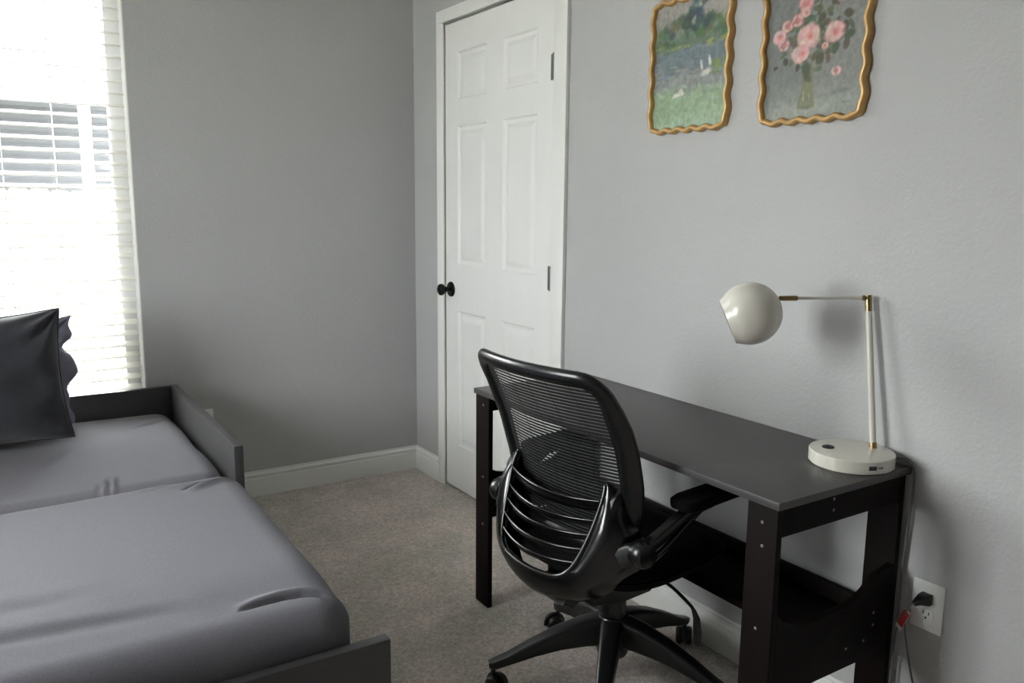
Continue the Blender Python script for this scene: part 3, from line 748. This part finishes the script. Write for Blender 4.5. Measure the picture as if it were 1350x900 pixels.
cp = [LB+Vector((.076, -.053, .012)), Vector((-.012, -2.526, dZ+.016)), Vector((-.0085, -2.547, dZ+.002)), Vector((-.009, -2.553, dZ-.03)), Vector((-.010, -2.553, .63)), Vector((-.012, -2.549, .54)), Vector((-.012, -2.546, .45)),
      Vector((-.012, -2.547, .36)), Vector((-.022, -2.549, .25)), Vector((-.026, -2.548, .15)), Vector((-.035, -2.552, .05)), Vector((-.055, -2.575, .006)), Vector((-.075, -2.64, .006)), Vector((-.045, -2.68, .02)), Vector((-.028, -2.650, .09)), Vector((-.024, -2.615, .18)),
      Vector((-.026, -2.590, .27)), Vector((-.032, -2.578, .34)), Vector((-.040, -2.580, .385)), Vector((-.040, -2.594, .413)), PG+Vector((-.031, .0105, -.009))]
MB().tube(catmull(cp, 6), .0023, 8, up=(.3, .2, 1)).build('power_cord', 'grey_cord', LP, smooth=60)
# red and white paper tag on the cord near the plug
tg = Vector((-.040, -2.5765, .372))
def tagbox(z0, z1, t):
    A = Vector((.05, -.34, .92)).normalized(); B = Vector((.30, .75, .55)).normalized(); B = (B-A*B.dot(A)).normalized(); Nn = A.cross(B)
    vs = [tg+A*a+B*b_+Nn*n_ for a in (z0, z1) for b_ in (-.009, .009) for n_ in (-t, t)]
    return MB().add(vs, [(0, 1, 3, 2), (4, 6, 7, 5), (0, 4, 5, 1), (2, 3, 7, 6), (0, 2, 6, 4), (1, 5, 7, 3)])
tp = tagbox(-.030, .022, .0006).build('paper_tag', 'paper_white', LP, smooth=0, label='small red and white warning tag')
tagbox(-.022, .018, .0010).build('red_print', 'red_tag', tp, smooth=0)

# ------------------------------------------------------------------ pictures
def wavy_frame(yL, yR, z0, z1, label, paint, cat='picture'):
    """yL > yR: left edge (further) and right edge (nearer); hangs on the right wall"""
    W_, H_ = yL-yR, z1-z0; q = .016
    O = thing('framed_picture', label, cat, (0, (yL+yR)/2, z0))
    cx, cz = (yL+yR)/2, (z0+z1)/2; fw = .0075; amp = .0038
    hw, hh = W_/2-fw-amp, H_/2-fw-amp
    def edge(n, L_): return n
    pts = []
    nw, nh = max(3, round(2*(hw-q)/.055)), max(3, round(2*(hh-q)/.060)); N_ = 12
    def straight(p0, p1, nrm, n):
        for k in range(n*N_):
            t = k/(n*N_); a = amp*math.sin(2*math.pi*n*t-math.pi/2)+amp*1.0
            a -= amp
            pts.append((p0[0]+(p1[0]-p0[0])*t+nrm[0]*a, p0[1]+(p1[1]-p0[1])*t+nrm[1]*a))
    def corner(c0_, a0_):
        for k in range(6):
            a = R(a0_+90*k/6); rr_ = q-amp; pts.append((c0_[0]+rr_*math.cos(a), c0_[1]+rr_*math.sin(a)))
    straight((-hw+q, -hh), (hw-q, -hh), (0, -1), nw); corner((hw-q, -hh+q), -90)
    straight((hw, -hh+q), (hw, hh-q), (1, 0), nh); corner((hw-q, hh-q), 0)
    straight((hw-q, hh), (-hw+q, hh), (0, 1), nw); corner((-hw+q, hh-q), 90)
    straight((-hw, hh-q), (-hw, -hh+q), (-1, 0), nh); corner((-hw+q, -hh+q), 180)
    P_ = [(-.009, cx-a, cz+b_) for a, b_ in pts]     # a to the viewer's right = -y
    MB().sweep(P_, [(-.0072, -.009), (.0072, -.009), (.0074, .004), (.0050, .0095), (0, .0115), (-.0050, .0095), (-.0074, .004)], closed=True, up=(-1, 0, 0)).build('wavy_frame', 'gold_frame', O, smooth=60)
    nx, nz = 130, int(130*H_/W_)
    cv = MB().grid(nx, nz, lambda a, b_: (-.006, yL-.0125-(W_-.025)*a, z0+.0125+(H_-.025)*b_))
    co = cv.build('painting', 'painted_canvas', O, smooth=0)
    me = co.data; at_ = me.color_attributes.new('paint', 'FLOAT_COLOR', 'POINT')
    cs = np.array([v.co for v in me.vertices]); U = ((W_/2-.0125)-cs[:, 1])/(W_-.025); V = (cs[:, 2]-.0125)/(H_-.025)
    colr = paint(U, V)
    arr = np.ones((len(U), 4), 'f'); arr[:, :3] = np.where(colr <= .04045, colr/12.92, ((np.clip(colr, 0, 1)+.055)/1.055)**2.4)
    at_.data.foreach_set('color', arr.ravel())
    return O
def fbm(U, V, s, seed):
    g = np.random.RandomState(seed); o = np.zeros_like(U); a = 1
    for k in range(4):
        n = int(s*2**k)+3; G = g.rand(n+2, n+2); x = U*n; y = V*n; i = np.clip(x.astype(int), 0, n); j = np.clip(y.astype(int), 0, n); fx = x-i; fy = y-j
        fx = fx*fx*(3-2*fx); fy = fy*fy*(3-2*fy)
        o += a*((G[i, j]*(1-fx)+G[i+1, j]*fx)*(1-fy)+(G[i, j+1]*(1-fx)+G[i+1, j+1]*fx)*fy-.5); a *= .55
    return o
def put(c, m_, col): 
    m_ = np.clip(m_, 0, 1)[:, None]; return c*(1-m_)+np.array(col)/255.0*m_
def blob(U, V, cx, cy, rx, ry, rot=0, soft=.35, wob=None):
    x, y = U-cx, V-cy; a, b_ = x*math.cos(rot)+y*math.sin(rot), -x*math.sin(rot)+y*math.cos(rot)
    q = np.sqrt((a/rx)**2+(b_/ry)**2)
    if wob is not None: q = q+wob
    return np.clip((1-q)/soft, 0, 1)
def paint_pond(U, V):
    n1 = fbm(U, V, 5, 1); n2 = fbm(U, V, 14, 2); n3 = fbm(U, V, 30, 9)
    c = np.ones((len(U), 3))*np.array((150, 146, 140))/255
    c = put(c, smoothstep(.92, .60, V), (86, 108, 86)); c = put(c, smoothstep(.66, .60, V+n1*.04), (104, 117, 122))
    c = put(c, smoothstep(.50, .38, V+n1*.1)*.9, (134, 138, 134)); c = put(c, smoothstep(.36, .24, V+n1*.06), (138, 160, 128))
    c = put(c, smoothstep(.14, .02, V+n1*.1)*.8, (150, 172, 150))
    g = np.random.RandomState(4)
    for k in range(46):                                   # trees
        x = g.uniform(0, 1); y = g.uniform(.66, .84); y += .14*math.exp(-((x-.55)/.16)**2)*g.rand(); s = g.uniform(.04, .09)
        c = put(c, blob(U, V, x, y, s, s*.75, 0, .6, n2*.7)*.85, (60+g.randint(40), 82+g.randint(36), 58+g.randint(26)))
    for k in range(14): c = put(c, blob(U, V, g.uniform(.38, .7), g.uniform(.76, 1.0), .07, .05, 0, .6, n2*.7)*.85, (44+g.randint(20), 70+g.randint(24), 66+g.randint(26)))
    for k in range(16): c = put(c, blob(U, V, g.uniform(.02, .95), g.uniform(.62, .67), .09, .012, .05, .7, n2)*.7, (138, 146, 84))
    for k in range(70): c = put(c, blob(U, V, g.uniform(.0, 1), g.uniform(.36, .63), g.uniform(.03, .09), .008, g.uniform(-.2, .2), .8, n2*.8)*.6, [(84, 102, 122), (114, 120, 140), (76, 96, 102), (152, 150, 146), (104, 120, 106)][g.randint(5)])
    for k in range(24): c = put(c, blob(U, V, g.uniform(.25, .65), g.uniform(.36, .5), .06, .010, 0, .8, n2*.8)*.6, (158, 146, 138))
    for k in range(70): c = put(c, blob(U, V, g.uniform(.0, 1), g.uniform(.0, .34), g.uniform(.03, .1), .012, g.uniform(-.4, .4), .8, n2*.8)*.55, [(130, 156, 118), (152, 168, 148), (122, 144, 122), (160, 174, 158), (138, 152, 104)][g.randint(5)])
    for k in range(10): c = put(c, blob(U, V, g.uniform(.82, 1.0), g.uniform(.40, .50), .06, .03, 0, .7, n2*.8)*.7, (112, 130, 66))
    for (x, y, rx, ry, ro) in ((.71, .415, .085, .034, .2), (.66, .47, .022, .055, .35), (.76, .50, .020, .045, .3), (.37, .275, .085, .024, .1), (.30, .262, .04, .014, .6), (.40, .30, .03, .016, 0)):
        c = put(c, blob(U, V, x, y, rx, ry, ro, .5, n2*.5)*.9, (206, 203, 194))
    return c*(1+.16*n3)[:, None]*.97
def paint_roses(U, V):
    n1 = fbm(U, V, 5, 21); n2 = fbm(U, V, 14, 22); n3 = fbm(U, V, 34, 23)
    c = np.ones((len(U), 3))*np.array((124, 126, 121))/255
    c = put(c, smoothstep(.6, .2, U+n1*.3)*.5, (104, 108, 106)); c = put(c, smoothstep(.30, .05, V+.06*n1)*.75, (142, 148, 140))
    c = put(c, blob(U, V, .40, .07, .5, .07, .12, .8, n2*.6)*.6, (158, 160, 148))
    c = put(c, blob(U, V, .78, .165, .28, .022, .10, .8, n2*.5)*.5, (100, 104, 96))
    g = np.random.RandomState(8); U = U+.05; V = V/.78
    # glass vase
    cxv = .505
    c = put(c, np.clip((.066+.030*smoothstep(.27, .12, V)-np.abs(U-cxv))/.02, 0, 1)*smoothstep(.085, .11, V)*smoothstep(.50, .46, V)*.85, (112, 114, 84))
    c = put(c, blob(U, V, .50, .40, .05, .09, 0, .5, n2*.4)*.85, (66, 64, 48)); c = put(c, blob(U, V, .52, .28, .045, .08, 0, .6, n2*.4)*.6, (122, 120, 78))
    c = put(c, blob(U, V, .505, .105, .10, .022, 0, .5, n2*.3)*.7, (104, 112, 94)); c = put(c, blob(U, V, .475, .20, .008, .06, 0, .6)*.7, (188, 190, 170)); c = put(c, blob(U, V, .535, .19, .008, .05, 0, .6)*.5, (170, 172, 150))
    for k in range(130):                                   # leaves
        x, y = g.normal(.53, .16), g.normal(.70, .13)
        c = put(c, blob(U, V, x, y, g.uniform(.03, .06), g.uniform(.018, .032), g.uniform(0, 3.1), .45, n2*.4)*.9, (62+g.randint(34), 70+g.randint(30), 52+g.randint(20)))
    for (x, y, s) in ((.83, .72, .055), (.88, .66, .055), (.76, .57, .055), (.86, .83, .05), (.62, .84, .06), (.27, .52, .045), (.17, .475, .025), (.40, .45, .04), (.62, .50, .06), (.45, .78, .05)):
        c = put(c, blob(U, V, x, y, s, s*.72, g.uniform(0, 3), .35, n2*.4), (58+g.randint(16), 58+g.randint(18), 50))
    def rose(c, x, y, s, base=(206, 158, 154)):
        s *= 1.06
        c = put(c, blob(U, V, x, y, s, s*.86, 0, .25, n2*.25), base)
        for k in range(7):
            a = k*.9+g.rand(); q = s*.58
            c = put(c, blob(U, V, x+q*math.cos(a), y+q*.85*math.sin(a), s*.42, s*.26, a+1.57, .5, n2*.3)*.75, (222-g.randint(26), 186-g.randint(26), 176-g.randint(22)))
        c = put(c, blob(U, V, x+.1*s, y, s*.38, s*.32, 0, .7, n2*.4)*.85, (196, 116, 108)); return c
    for (x, y, s, b_) in ((.27, .82, .07, (172, 122, 116)), (.37, .85, .07, (150, 100, 94)), (.24, .66, .07, (150, 112, 112)), (.19, .74, .075, (204, 160, 158)), (.45, .98, .085, (196, 130, 128)), (.80, .985, .06, (200, 150, 150)), (.45, .905, .05, (206, 160, 152)),
                          (.74, .70, .105, (204, 150, 148)), (.49, .70, .125, (212, 166, 160)), (.43, .565, .100, (214, 164, 160)), (.66, .60, .035, (176, 116, 100)), (.78, .38, .055, (150, 128, 122))): c = rose(c, x, y, s, b_)
    for k in range(6): c = put(c, blob(U, V, .86+.014*k, .115+.006*math.sin(k*2.2), .009, .006, .6, .5)*.8, (78, 76, 72))
    return c*(1+.14*n3)[:, None]*.95
wavy_frame(-1.622, -1.945, 1.494, 1.876, 'small landscape painting of trees and a pond in a wavy gold frame', paint_pond)
wavy_frame(-2.043, -2.360, 1.488, 1.872, 'still-life painting of pink roses in a glass vase in a wavy gold frame', paint_roses)
